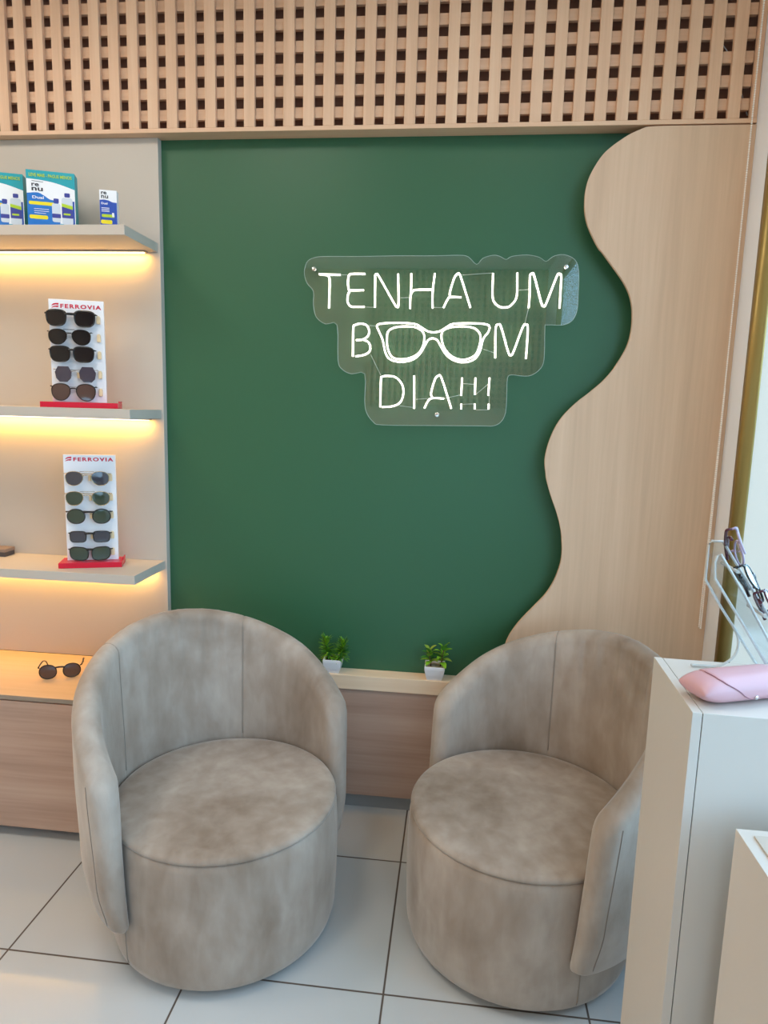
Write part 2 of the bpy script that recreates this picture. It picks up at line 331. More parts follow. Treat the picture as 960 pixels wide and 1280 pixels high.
# room lamps: warm ceiling light without fixtures; last pair added to brighten the rear lattice
for lx, ly, pw in ((-2.1, 1.35, CEILW*1.2), (-1.0, 1.1, CEILW), (-2.0, -1.0, CEILW), (0.2, 1.5, CEILW*0.35), (-2.3, -2.3, CEILW*0.4), (0.0, -1.5, CEILW*0.6)):
    area('ceiling_light_and_fill', (lx, ly, 3.18), (lx, ly, 0), 0.5, 0.5, pw, (1.0, 0.91, 0.80))
NEON= [('letter_t', [[(-0.5317, 2.0804), (-0.4526, 2.0792)], [(-0.517, 2.0799), (-0.4993, 2.0756), (-0.492, 2.059), (-0.4929, 1.9612)]]), ('letter_e', [[(-0.3614, 2.083), (-0.4061, 2.0828), (-0.4205, 2.0777), (-0.4242, 2.0567), (-0.4226, 2.0373), (-0.4154, 2.0257), (-0.3653, 2.0261)], [(-0.4154, 2.0257), (-0.4233, 2.0095), (-0.424, 1.9843), (-0.4125, 1.9688), (-0.3949, 1.9673), (-0.3616, 1.9677)]]), ('letter_n', [[(-0.3232, 1.9659), (-0.3245, 2.0629), (-0.3249, 2.0783), (-0.318, 2.0822), (-0.3073, 2.0685), (-0.2529, 1.9805), (-0.2439, 1.9706), (-0.2372, 1.9779), (-0.2416, 2.0837)]]), ('letter_h', [[(-0.1942, 2.0856), (-0.1931, 2.0363), (-0.1947, 1.9977), (-0.1947, 1.9628)], [(-0.1951, 2.0087), (-0.1881, 2.0226), (-0.174, 2.0287), (-0.1199, 2.0303)], [(-0.1095, 2.0861), (-0.1132, 2.0479), (-0.1151, 2.0095), (-0.1129, 1.9654)]]), ('letter_a', [[(-0.0739, 1.9675), (-0.0619, 1.9935), (-0.0511, 2.0046), (-0.0115, 2.0044)], [(-0.0511, 2.0046), (-0.0534, 2.021), (-0.0397, 2.0702), (-0.0291, 2.0849), (-0.0205, 2.0823), (-0.0079, 2.0514), (0.0223, 1.9685)]]), ('letter_u', [[(0.0966, 2.0873), (0.0988, 2.0114), (0.1074, 1.9869), (0.1248, 1.9735), (0.1417, 1.9709), (0.161, 1.9749), (0.1793, 1.9958), (0.1845, 2.023), (0.1813, 2.0894)]]), ('letter_m', [[(0.2279, 1.9702), (0.2288, 2.0126), (0.2261, 2.0773), (0.2321, 2.0864), (0.2407, 2.08), (0.271, 1.9886), (0.28, 1.9778), (0.2878, 1.985), (0.3177, 2.0752), (0.3262, 2.087), (0.3344, 2.079), (0.3351, 2.0351), (0.3355, 1.9703)]]), ('letter_b', [[(-0.401, 1.7893), (-0.4014, 1.8887), (-0.395, 1.9024), (-0.3742, 1.9075), (-0.3533, 1.903), (-0.3429, 1.8855), (-0.3458, 1.8654), (-0.3646, 1.8514), (-0.3897, 1.8486)], [(-0.3646, 1.8514), (-0.3435, 1.8413), (-0.3364, 1.8213), (-0.3427, 1.805), (-0.3634, 1.7949), (-0.391, 1.7903)]]), ('letter_m', [[(0.1193, 1.7934), (0.1156, 1.896), (0.1244, 1.911), (0.1352, 1.9018), (0.1637, 1.818), (0.174, 1.8047), (0.1836, 1.8184), (0.2107, 1.9028), (0.222, 1.9123), (0.2292, 1.8976), (0.2289, 1.7931)]]), ('letter_d', [[(-0.2941, 1.6073), (-0.2942, 1.7084), (-0.2903, 1.7183), (-0.272, 1.7219), (-0.2402, 1.7178), (-0.2162, 1.6938), (-0.2093, 1.6613), (-0.2191, 1.6282), (-0.2455, 1.6127), (-0.2873, 1.6075)]]), ('letter_i', [[(-0.1715, 1.7257), (-0.1674, 1.6049)]]), ('letter_a', [[(-0.1301, 1.6076), (-0.117, 1.635), (-0.1008, 1.6452), (-0.0595, 1.6446)], [(-0.1008, 1.6452), (-0.1073, 1.6638), (-0.0951, 1.7128), (-0.0833, 1.726), (-0.0706, 1.7174), (-0.0308, 1.6086)]]), ('exclamation_mark', [[(0.0037, 1.7215), (0.0033, 1.6567)]]), ('exclamation_mark', [[(0.0517, 1.7225), (0.0529, 1.6612)]]), ('exclamation_mark', [[(0.1027, 1.7236), (0.101, 1.6592)]]), ('exclamation_dot', [[(0.0046, 1.6275), (0.0054, 1.6079)]]), ('exclamation_dot', [[(0.0536, 1.6288), (0.0546, 1.6092)]]), ('exclamation_dot', [[(0.1041, 1.6301), (0.1051, 1.6106)]])]
NEON_GLASSES= [[(-0.3115, 1.8923), (-0.3134, 1.9003), (-0.302, 1.9084), (-0.246, 1.9124), (-0.1802, 1.9101), (-0.1553, 1.9001), (-0.1303, 1.8854), (-0.1073, 1.8809), (-0.0814, 1.8861), (-0.0577, 1.9014), (-0.0338, 1.912), (0.0305, 1.9145), (0.0788, 1.912), (0.0937, 1.9028), (0.0898, 1.8838), (0.0733, 1.86), (0.0634, 1.8162), (0.0445, 1.788), (0.0086, 1.7762), (-0.0283, 1.7826), (-0.0577, 1.8021), (-0.0794, 1.8337), (-0.0924, 1.8534), (-0.1089, 1.8595), (-0.125, 1.8528), (-0.1366, 1.8327), (-0.1559, 1.8003), (-0.1841, 1.7805), (-0.2253, 1.7732), (-0.2629, 1.7822), (-0.2802, 1.8061), (-0.2914, 1.8502), (-0.3045, 1.878)], [(-0.2758, 1.8585), (-0.2715, 1.8825), (-0.2455, 1.8965), (-0.2045, 1.9002), (-0.1675, 1.896), (-0.1422, 1.8765), (-0.1409, 1.8406), (-0.1562, 1.8083), (-0.1844, 1.7901), (-0.2214, 1.783), (-0.2548, 1.7904), (-0.2723, 1.8224)], [(-0.0762, 1.8576), (-0.0733, 1.8854), (-0.0454, 1.8992), (-0.0012, 1.903), (0.0394, 1.8973), (0.0613, 1.8755), (0.062, 1.844), (0.0478, 1.804), (0.0081, 1.7857), (-0.0329, 1.7946), (-0.0626, 1.822)]]
WIRES= [[(-0.4526, 2.0792), (-0.4246, 2.0788)], [(-0.3616, 1.9671), (-0.3232, 1.9659)], [(-0.2362, 2.0001), (-0.1949, 2.0021)], [(-0.109, 1.9682), (-0.072, 1.9686)], [(-0.0121, 2.0812), (0.0966, 2.0889)], [(0.1885, 2.0306), (0.2243, 2.0331)], [(0.228, 1.9691), (0.2173, 1.9144)], [(-0.345, 1.9015), (-0.3118, 1.9003)], [(0.0751, 1.8244), (0.1184, 1.8109)], [(-0.3341, 1.7971), (-0.2946, 1.7223)], [(-0.2288, 1.6156), (-0.1676, 1.609)], [(-0.1628, 1.6395), (-0.1008, 1.6452)], [(-0.0595, 1.6446), (0.0015, 1.6599)], [(0.0079, 1.7006), (0.0528, 1.6984)], [(0.0546, 1.6612), (0.0989, 1.701)], [(0.0112, 1.626), (0.052, 1.6287)], [(0.0571, 1.6069), (0.1052, 1.6082)], [(0.1059, 1.6593), (0.1057, 1.6301)]]
SCREWS= [(-0.5507, 2.0997), (0.3496, 2.1111), (-0.0827, 1.585)]
PLATE= [(-0.5852, 2.1051), (-0.5762, 2.1267), (-0.5546, 2.1386), (-0.5148, 2.1441), (-0.3903, 2.1445), (-0.2449, 2.1471), (-0.1123, 2.1475), (-0.0248, 2.1498), (0.0081, 2.1436), (0.0376, 2.1186), (0.0582, 2.1396), (0.0945, 2.1502), (0.1184, 2.1461), (0.1404, 2.1357), (0.1592, 2.1462), (0.2124, 2.1515), (0.2555, 2.1434), (0.2797, 2.13), (0.3031, 2.1466), (0.3397, 2.1529), (0.3777, 2.1365), (0.3941, 2.0974), (0.3977, 2.0141), (0.3971, 1.9616), (0.3813, 1.9276), (0.3502, 1.9134), (0.2965, 1.9127), (0.2897, 1.9019), (0.2938, 1.8001), (0.2842, 1.762), (0.253, 1.7363), (0.2204, 1.7323), (0.1818, 1.7359), (0.1671, 1.7235), (0.168, 1.6663), (0.1671, 1.5998), (0.1522, 1.5659), (0.1251, 1.5505), (0.0803, 1.5492), (-0.0891, 1.5453), (-0.2843, 1.5418), (-0.3194, 1.5522), (-0.3457, 1.5857), (-0.3538, 1.6309), (-0.356, 1.7277), (-0.4044, 1.7267), (-0.4395, 1.7416), (-0.4574, 1.7749), (-0.463, 1.9024), (-0.5057, 1.9051), (-0.5407, 1.9289), (-0.5527, 1.9727), (-0.5533, 2.0218), (-0.5766, 2.0489), (-0.5873, 2.0813)]
WAVE= [(0.6151, 2.5572), (0.5896, 2.5552), (0.5647, 2.5463), (0.5304, 2.5319), (0.4995, 2.5137), (0.4657, 2.4892), (0.4413, 2.466), (0.4177, 2.43), (0.4007, 2.392), (0.3929, 2.3538), (0.3918, 2.3217), (0.3952, 2.2831), (0.4063, 2.2442), (0.4238, 2.2084), (0.4485, 2.1676), (0.4648, 2.1497), (0.5052, 2.1006), (0.5385, 2.0579), (0.5616, 2.0183), (0.5739, 1.9819), (0.5795, 1.9419), (0.5799, 1.8948), (0.5719, 1.8474), (0.5548, 1.8063), (0.5325, 1.7665), (0.5372, 1.7717), (0.4999, 1.7227), (0.455, 1.68), (0.4093, 1.6405), (0.3672, 1.5936), (0.342, 1.5503), (0.3241, 1.4998), (0.3147, 1.4527), (0.3142, 1.4202), (0.32, 1.3841), (0.3239, 1.3625), (0.3435, 1.3047), (0.3669, 1.2469), (0.385, 1.1885), (0.3942, 1.1293), (0.3959, 1.0768), (0.388, 1.0311), (0.3713, 0.9808), (0.3452, 0.9334), (0.3043, 0.8829), (0.2595, 0.8277), (0.2288, 0.7788), (0.2124, 0.7383), (0.205, 0.7022), (0.2022, 0.6623), (0.2028, 0.6224), (0.2049, 0.5824)]
RACK_A= [(0.4567, 1.3837), (0.4759, 1.3839), (0.5184, 1.3211), (0.5659, 1.2546), (0.6113, 1.1897), (0.6317, 1.1604), (0.5614, 1.1554), (0.5517, 1.1654), (0.511, 1.2254), (0.4809, 1.2681), (0.4528, 1.3129), (0.4521, 1.3766)]
RACK_B= [(0.4428, 1.3723), (0.4481, 1.3736), (0.4921, 1.3067), (0.5385, 1.2303), (0.5631, 1.1897), (0.539, 1.188), (0.493, 1.2584), (0.4693, 1.2922), (0.4421, 1.3322), (0.4394, 1.3602)]
LEDW = 6.5
# ------------------------------------------------------------------ the room
struct(boxo('floor', (-3.2, 1.05, -3.2, 2.7, -0.08, 0.0), M['tile']))
struct(boxo('trim_paving', (1.05, 14, -12, 12, -0.2, -0.1), M['concrete']))
struct(boxo('trim_street', (-14, 14, -14, -3.2, -0.2, -0.1), M['concrete']))
struct(boxo('ceiling', (-3.1, 0.976, -3.1, 2.65, 3.2, 3.3), M['ceil']))
struct(boxo('wall_back', (-3.0, 0.976, 2.55, 2.65, 0.0, 3.2), M['green']))
struct(boxo('wall_left', (-3.1, -3.0, -3.0, 2.65, 0.0, 3.2), M['wall']))
bm = bmesh.new()
box(bm, 0.924, 0.976, 2.368, 2.55, 0, 3.2); box(bm, 0.924, 0.976, -3.0, -2.1, 0, 3.2)
box(bm, 0.924, 0.976, -2.1, 2.368, 2.96, 3.2); box(bm, 0.924, 0.976, -2.1, 2.368, 0, 0.60)
struct(obj('wall_right', bm, M['frame_white']))
bm = bmesh.new()
box(bm, -3.0, -0.85, -3.1, -3.0, 0, 3.2); box(bm, 0.85, 0.976, -3.1, -3.0, 0, 3.2); box(bm, -0.85, 0.85, -3.1, -3.0, 1.42, 3.2); box(bm, -0.85, 0.85, -3.1, -3.0, 0, 0.4)
struct(obj('wall_rear', bm, M['wall']))
# side window: olive aluminium frame, clear panes
w1 = bpy.data.objects.new('window_1', None); COL.objects.link(w1); w1['kind'] = 'structure'; w1.location = (0.95, 0.13, 0.6)
def at(o, p):     # keep world placement of child meshes built in world coordinates
    o.location = -Vector(p.location); return o
bm = bmesh.new()
for y0, y1 in ((1.84, 1.88), (-0.10, -0.06), (-2.1, -2.075)): box(bm, 0.925, 0.975, y0, y1, 0.60, 2.96)
box(bm, 0.925, 0.975, -2.075, 2.345, 0.60, 0.63); box(bm, 0.925, 0.975, -2.075, 2.345, 2.93, 2.96)
at(obj('window_frame', bm, M['olive'], w1, bevel=0.004, segs=3), w1)
bm = bmesh.new()
prof = [(0.9245, 2.368)]+[(0.950-0.0255*math.cos(a), 2.350-0.014*math.sin(a)) for a in [PI*k/14 for k in range(15)]]+[(0.9755, 2.368)]
A = [bm.verts.new((x, y, 0.60)) for x, y in prof]; B = [bm.verts.new((x, y, 2.96)) for x, y in prof]
for i in range(len(prof)-1): bm.faces.new((A[i], A[i+1], B[i+1], B[i])).smooth = True
bm.faces.new(A); bm.faces.new(B); bm.faces.new((A[0], B[0], B[-1], A[-1]))
at(obj('rounded_jamb', bm, M['olive'], w1), w1)
for y0, y1 in ((1.88, 2.335), (-0.06, 1.84), (-2.075, -0.10)):
    at(boxo('window_pane', (0.969, 0.972, y0, y1, 0.63, 2.93), M['glass'], w1), w1)
w2 = bpy.data.objects.new('window_2', None); COL.objects.link(w2); w2['kind'] = 'structure'; w2.location = (0.0, -3.05, 0)
bm = bmesh.new()
for x in (-0.85, -0.02, 0.81): box(bm, x, x+0.04, -3.08, -3.03, 0.4, 1.42)
box(bm, -0.81, 0.81, -3.08, -3.03, 1.38, 1.42); box(bm, -0.81, 0.81, -3.08, -3.03, 0.40, 0.44)
at(obj('window_frame', bm, M['olive'], w2), w2)
at(boxo('window_pane', (-0.85, 0.85, -3.056, -3.053, 0.40, 1.40), M['glass'], w2), w2)
struct(boxo('baseboard_back', (-1.3, 0.924, 2.505, 2.549, 0.0, 0.11), M['grey']))

# roller blind in front of the far pane
rb = empty('roller_blind', (0.955, 2.1, 0.632), 'white translucent roller blind lit from outside, with bead chain, beside the olive window jamb', 'blind')
bm = bmesh.new(); tube(bm, [(0.948, 1.89, 2.90), (0.948, 2.33, 2.90)], 0.018, 16)
at(obj('roller_tube', bm, M['frame_white'], rb), rb)
bm = bmesh.new(); bm.faces.new([bm.verts.new((0.9642, y, z)) for y, z in ((1.885, 0.64), (2.335, 0.64), (2.335, 2.90), (1.885, 2.90))])
at(obj('fabric', bm, M['blind'], rb, recalc=False), rb)
at(boxo('bottom_bar', (0.958, 0.967, 1.885, 2.334, 0.632, 0.64), M['frame_white'], rb, bevel=0.002), rb)
bm = bmesh.new()
def bead(bm, p, r):
    bmesh.ops.create_icosphere(bm, subdivisions=1, radius=r, matrix=Matrix.Translation(p))
for k in range(290):
    z = 2.93-k*0.0072
    for yy in ((2.458,) if z > 1.7 else (2.458+0.014*min(1, (1.7-z)/0.8), 2.454)):
        bead(bm, (0.90, yy, z), 0.0033)
tube(bm, [(0.90, 2.458, 2.93), (0.90, 2.458, 1.7), (0.90, 2.471, 0.9), (0.90, 2.466, 0.845), (0.90, 2.458, 0.845), (0.90, 2.454, 0.9), (0.90, 2.456, 1.7)], 0.0008, 5)
tube(bm, [(0.90, 2.458, 2.93), (0.935, 2.42, 2.93), (0.95, 2.34, 2.91)], 0.0015, 5)
at(obj('bead_chain', bm, M['bead'], rb), rb)

# ------------------------------------------------------------------ lattice screen above
la = empty('lattice_screen', (-0.6, 2.50, 2.558), 'oak lattice screen of crossed battens across the top of the wall', 'lattice')
bm = bmesh.new()
for k in range(-36, 9):
    x0 = 0.3331+0.0709*k
    x1 = min(x0+0.0388, 0.923)
    box(bm, x0, x1, 2.480, 2.496, 2.5725, 3.2)
at(obj('vertical_batten', bm, M['slat'], la, bevel=0.0008, segs=1), la)
bm = bmesh.new()
for j in range(0, 9):
    z0 = 2.604+0.0714*j; box(bm, -2.25, 0.9, 2.4965, 2.512, z0, min(z0+0.036, 3.199))
at(obj('cross_batten', bm, M['slatx'], la, bevel=0.0008, segs=1), la)
at(boxo('bottom_rail', (-3.0, 0.9235, 2.4795, 2.5495, 2.558, 2.5725), M['slatx'], la, bevel=0.001), la)
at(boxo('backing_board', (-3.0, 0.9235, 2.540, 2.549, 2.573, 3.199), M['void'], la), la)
bm = bmesh.new(); tube(bm, catmull([(0.80, 2.53, 2.83), (0.838, 2.525, 2.775), (0.88, 2.53, 2.68), (0.91, 2.53, 2.60)], 5), 0.0022, 6)
o = obj('loose_cable', bm, M['frame_white']); tag(o, 'thin pale cable showing through holes at the right end of the lattice', 'cable')

# ------------------------------------------------------------------ wavy oak panel
def wave_sheet(bm, P, xr, y0, y1):
    # strip-built sheet between the wavy edge and a straight right edge
    F = []
    for x, z in P: F.append([bm.verts.new((xx, yy, z)) for yy in (y0, y1) for xx in (x, (x+xr)/2, xr)])
    for A, B in zip(F, F[1:]):
        for q in ((0, 1), (1, 2), (4, 3), (5, 4), (3, 0), (2, 5)): bm.faces.new((A[q[0]], A[q[1]], B[q[1]], B[q[0]]))
    for A in (F[0], F[-1]): bm.faces.new((A[0], A[1], A[2], A[5], A[4], A[3]))
bm = bmesh.new()
pts = [p for p in catmull([(x, 0, z) for x, z in WAVE], 5)]
P = []
for p in pts:
    p.z = min(p.z, 2.5525)
    if p.z > 0.571 and (not P or p.z < P[-1][1]-1e-4): P.append((p.x, p.z))
P.append((P[-1][0], 0.569))
wave_sheet(bm, P, 0.9235, 2.478, 2.493)
o = obj('wavy_panel', bm, M['oakz']); tag(o, 'pale oak wall panel with a wavy left edge beside the green wall', 'panel')
bm = bmesh.new()
wave_sheet(bm, [(min(x+0.10, .90), z) for x, z in P], 0.91, 2.4935, 2.549)
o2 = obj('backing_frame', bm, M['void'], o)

# ------------------------------------------------------------------ ledge and cladding under the green wall
o = boxo('wall_ledge', (-1.137, 0.9235, 2.476, 2.5495, 0.510, 0.5675), M['oakx'], bevel=0.0015); tag(o, 'pale oak ledge running under the green wall', 'ledge')
o = boxo('cladding_panel', (-1.137, 0.9235, 2.484, 2.5045, 0.062, 0.5095), M['walnut'], bevel=0.001); tag(o, 'taupe wood-grain panel below the oak ledge, between the armchairs', 'panel')

# ------------------------------------------------------------------ white display wall, shelves, LED strips
o = boxo('shelf_back_panel', (-2.99, -1.138, 2.520, 2.5495, 0.556, 2.5575), M['white'], bevel=0.001); tag(o, 'tall white back panel behind the shelves, left of the green wall', 'panel')
shelves = [(2.157, 2.190, 'top white shelf carrying the blue and white solution boxes', 1.0),
           (1.541, 1.575, 'middle white shelf under the upper sunglasses display', 1.0),
           (0.943, 0.977, 'lowest white shelf under the lower sunglasses display', 1.0)]
for z0, z1, lab, pw in shelves:
    r = empty('wall_shelf', (-1.6, 2.52, z0), lab, 'shelf', 'lit shelves on the white panel')
    at(boxo('shelf_board', (-2.98, -1.147, 2.265, 2.5195, z0, z1), M['white'], r, bevel=0.0008), r)
    at(boxo('led_profile', (-2.98, -1.180, 2.484, 2.506, z0-0.0065, z0-0.0001), M['silver'], r), r)
    at(boxo('led_diffuser', (-2.97, -1.190, 2.487, 2.503, z0-0.0085, z0-0.0066), M['led'], r), r)
    L = area('led_strip_light', (-2.08, 2.495, z0-0.010), (-2.08, 2.530, z0-0.10), 1.78, 0.014, LEDW*pw, (1.0, 0.52, 0.085))
# counter cabinet
r = empty('floating_cabinet', (-2.0, 2.32, 0.042), 'floating taupe wood cabinet with cream top below the shelves', 'cabinet')
at(boxo('countertop', (-2.99, -1.150, 2.114, 2.5195, 0.5385, 0.555), M['counter'], r, bevel=0.0008), r)
at(boxo('edge_band', (-2.99, -1.150, 2.1125, 2.1139, 0.539, 0.5545), M['edge'], r), r)
at(boxo('carcass', (-2.99, -1.152, 2.134, 2.5195, 0.044, 0.538), M['walnut'], r), r)
for x0, x1 in ((-2.99, -2.077), (-2.073, -1.152)):
    at(boxo('drawer_front', (x0, x1, 2.115, 2.1335, 0.042, 0.5335), M['walnut'], r, bevel=0.001), r)

# the shop's other end: a second lattice above the shopfront, seen only in reflections
lb = empty('lattice_screen', (-0.8, -2.96, 1.98), 'second oak lattice above the shopfront, mirrored faintly in the neon sign', 'lattice')
bm = bmesh.new()
for k in range(30):
    x0 = -1.1+0.0709*k; box(bm, x0, x0+0.0388, -2.970, -2.952, 1.65, 3.19)
at(obj('vertical_batten', bm, M['slat'], lb), lb)
bm = bmesh.new()
for j in range(21): box(bm, -1.1, 1.0-.08, -2.986, -2.9705, 1.67+0.0714*j, 1.706+0.0714*j)
at(obj('cross_batten', bm, M['slatx'], lb), lb)
at(boxo('backing_board', (-1.1, 0.92, -2.9995, -2.990, 1.65, 3.19), M['oakback'], lb), lb)
# ------------------------------------------------------------------ armchairs
HT = [(0, .898), (20, .884), (40, .848), (60, .797), (75, .748), (85, .702), (95, .655), (100, .625), (106, .59)]
def interp(T, x):
    for (a, b), (c, d) in zip(T, T[1:]):
        if x <= c: return b+(d-b)*(x-a)/(c-a)
    return T[-1][1]
def top_height(u): return sum(interp(HT, max(0, abs(u+d))) for d in (-7, -4, -2, 0, 2, 4, 7))/7 if abs(u) < 96 else interp(HT, abs(u))*smooth(96, 102, abs(u))+(1-smooth(96, 102, abs(u)))*sum(interp(HT, abs(u)+d) for d in (-7, -4, -2, 0, 2, 4, 7))/7
def smooth(a, b, x):
    t = max(0, min(1, (x-a)/(b-a))); return t*t*(3-2*t)
UEND = 104.0
def ro_(z): return 0.392+0.026*smooth(0.15, 0.32, z)+0.009*smooth(0.3, 0.6, z)
def ri_(z): return 0.3475+0.012*smooth(0.45, 0.85, z)
def shell_mesh():
    us = set()
    u = -UEND
    while u < UEND+0.01: us.add(round(u, 3)); u += 2.0
    for s in (-37, 37):
        for d in (-2, -1.2, -0.7, -0.35, 0, 0.35, 0.7, 1.2, 2): us.add(s+d)
    for d in (0.15, .5, 1, 1.5, 2.5, 3.5, 4.5, 5.5):
        us.add(UEND-d); us.add(-UEND+d)
    us = sorted(us)
    bm = bmesh.new(); rings = []
    rnd = random.Random(3); ph = [rnd.uniform(0, 6.28) for _ in range(8)]
    for u in us:
        au = abs(u); zb = 0.172
        s = 1.0 if au < UEND-6.5 else math.sqrt(max(0.0, 1-((au-(UEND-6.5))/6.5)**2))
        s = max(s, 0.03)
        zt = top_height(u) - 0.035*(1-s); zb2 = zb + 0.018*(1-s)
        pts = []
        a = 0.035
        for k in range(15):                       # inner side upward
            z = zb2+0.012+(zt-a*1.05-zb2-0.012)*k/14; pts.append((ri_(z), z, 'i'))
        rI, rO = ri_(zt), ro_(zt); rc = (rI+rO)/2; ra = (rO-rI)/2
        for k in range(1, 10):
            t = PI-PI*k/10; pts.append((rc+ra*math.cos(t), zt-a*1.05+a*1.05*math.sin(t), 't'))
        for k in range(15):
            z = zt-a*1.05+(zb2+0.014-zt+a*1.05)*k/14; pts.append((ro_(z), z, 'o'))
        rI, rO = ri_(zb2), ro_(zb2); rc = (rI+rO)/2; ra = (rO-rI)/2
        for k in range(1, 5):
            t = PI*k/5; pts.append((rc+ra*math.cos(t), zb2+0.013-0.013*math.sin(t), 'b'))
        ring = []
        for r, z, side in pts:
            rm = (ri_(z)+ro_(z))/2
            g = 0.0
            for sm in (-37, 37):
                g += math.exp(-((u-sm)/0.55)**2)
            if side in 'it': 
                # gathered fabric near the top of the back and soft bulge of the padding
                w = smooth(0.62, 0.80, z)*(1-smooth(30, 36, au))
                pk = sum(math.sin(u*(0.45+0.27*q)+ph[q]) for q in range(5))/5
                r -= 0.008*w*pk*(1 if side == 'i' else 0.5)
                r -= 0.006*math.sin(PI*max(0, min(1, (z-0.42)/0.42)))*(1-math.exp(-((au-37)/6)**2))*(1 if side == 'i' else 0)
                r += 0.0016*g*(1 if side == 'i' else 0); 
                if side == 't': z -= 0.0018*g
            r = rm+(r-rm)*s
            az = u*(1+0.028*(0.42-z)/0.25*smooth(60, UEND, au))
            t = math.radians(90+az)
            ring.append(bm.verts.new((r*math.cos(t), r*math.sin(t), z)))
        rings.append(ring)
    n = len(rings[0])
    for A, B in zip(rings, rings[1:]):
        for k in range(n):
            f = bm.faces.new((A[k], A[(k+1) % n], B[(k+1) % n], B[k])); f.smooth = True
    bm.faces.new(rings[0]); bm.faces.new(list(reversed(rings[-1])))
    return bm
def polar(r, az, z):
    t = math.radians(az); return (r*math.cos(t), r*math.sin(t), z)
def make_chair(label):
    t = empty('tub_armchair', (0, 0, 0), label, 'armchair', 'velvet tub armchairs by the green wall')
    bm = bmesh.new()
    revolve(bm, [(0, .014), (.300, .014), (.322, .018), (.334, .030), (.341, .055), (.344, .12), (.346, .22), (.345, .32), (.342, .375), (.338, .396), (.333, .401), (0, .401)], segs=96)
    obj('seat_base', bm, M['velvet'], t, smooth=True)
    bm = bmesh.new()
    revolve(bm, [(0, .4012), (.333, .4012), (.3385, .4035), (.3395, .408), (.336, .4145), (.325, .4195), (.30, .4235), (.22, .4275), (.1, .4295), (0, .430)], segs=96)
    obj('seat_cushion', bm, M['velvet'], t, smooth=True)
    bk = obj('backrest', shell_mesh(), M['velvet'], t, smooth=True)
    for sgn in (-1, 1):
        az = 90+sgn*37
        P = [polar(ri_(z)+0.0002, az, z) for z in [0.43+0.36*k/12 for k in range(13)]]
        zt = top_height(37); rc = (ri_(zt)+ro_(zt))/2
        P += [polar(rc-0.034*math.cos(a), az, zt-0.0355+0.0335*math.sin(a)) for a in [PI*k/8 for k in range(0, 9)]]
        bm = bmesh.new(); tube(bm, P, 0.0014, 6); obj('seam', bm, M['seam'], bk)
        bm = bmesh.new(); P = [polar(r, 90+sgn*99, z) for r, z in ((.3385, .039), (.342, .055), (.345, .12), (.347, .20), (.3465, .26))]
        tube(bm, P, 0.0012, 6); obj('seam', bm, M['seam'], t)
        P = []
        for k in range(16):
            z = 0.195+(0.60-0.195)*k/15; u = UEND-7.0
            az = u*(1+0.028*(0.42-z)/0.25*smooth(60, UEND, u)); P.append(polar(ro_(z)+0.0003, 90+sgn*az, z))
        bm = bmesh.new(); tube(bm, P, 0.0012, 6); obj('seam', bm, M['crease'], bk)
    for a in (45, 135, 225, 315):
        bm = bmesh.new(); bmesh.ops.create_cone(bm, cap_ends=True, segments=20, radius1=0.018, radius2=0.022, depth=0.014, matrix=Matrix.Translation(polar(.25, a, .007)))
        obj('foot', bm, M['dark'], t)
    return t
def copy_tree(o, parent=None):
    c = o.copy(); COL.objects.link(c)
    if parent: c.parent = parent
    for ch in list(o.children): copy_tree(ch, c)
    return c
ch1 = make_chair('left grey-taupe velvet tub armchair in front of the lit shelves')
ch1.location = (-0.669, 1.874, 0); ch1.rotation_euler = (0, 0, math.radians(47))
ch2 = copy_tree(ch1); ch2['label'] = 'right brown-taupe velvet tub armchair beside the white plinths'
ch2.location = (0.241, 1.938, 0); ch2.rotation_euler = (0, 0, math.radians(-57))

# ------------------------------------------------------------------ neon sign
sg = empty('neon_sign', (0, 2.512, 1.70), 'glowing white neon sign TENHA UM BOM DIA on clear acrylic against the green wall', 'sign')
bm = bmesh.new(); P = catmull([(x, 0, z) for x, z in PLATE], 3, True)
prism(bm, [(p.x, p.z) for p in P], 2.5165, 2.5205)
pl = at(obj('acrylic_plate', bm, M['acrylic'], sg), sg)
bm = bmesh.new(); tube(bm, [(p.x, 2.5185, p.z) for p in P], 0.0011, 6, True)
e = obj('polished_edge', bm, M['edgeac'], pl)
for nm, strokes in NEON:
    bm = bmesh.new()
    for s in strokes:
        S = catmull([(x, 2.5115, z) for x, z in s], 5); tube(bm, S, 0.0031, 8, ry=0.0042)
    at(obj(nm, bm, M['neon'], sg), sg)
bm = bmesh.new()
for s in NEON_GLASSES: tube(bm, catmull([(x, 2.5115, z) for x, z in s], 4, True), 0.0029, 8, True, ry=0.0042)
at(obj('spectacles_outline', bm, M['neon'], sg), sg)
for s in WIRES:
    bm = bmesh.new(); tube(bm, [(x, 2.5135, z) for x, z in s], 0.0008, 5)
    at(obj('lead_wire', bm, M['wire'], sg), sg)
for x, z in SCREWS:
    bm = bmesh.new()
    prof = [(0, 0), (0.0085, 0), (0.0085, -0.003), (0.0065, -0.0055), (0, -0.006)]
    segs = 24; rings = []
    for i in range(segs):
        a = 2*PI*i/segs; rings.append([bm.verts.new((r*math.cos(a), 2.516+y, r*math.sin(a))) for r, y in prof])
    for i in range(segs):
        A, B = rings[i], rings[(i+1) % segs]
        for k in range(4): 
            bm.faces.new((A[k], A[k+1], B[k+1], B[k]))
    bmesh.ops.remove_doubles(bm, verts=bm.verts, dist=1e-6)
    tube(bm, [(0, 2.5208, 0), (0, 2.5495, 0)], 0.006, 12)
    o = obj('standoff_screw', bm, M['chrome'], sg); o.location = Vector((x, 0, z))-sg.location

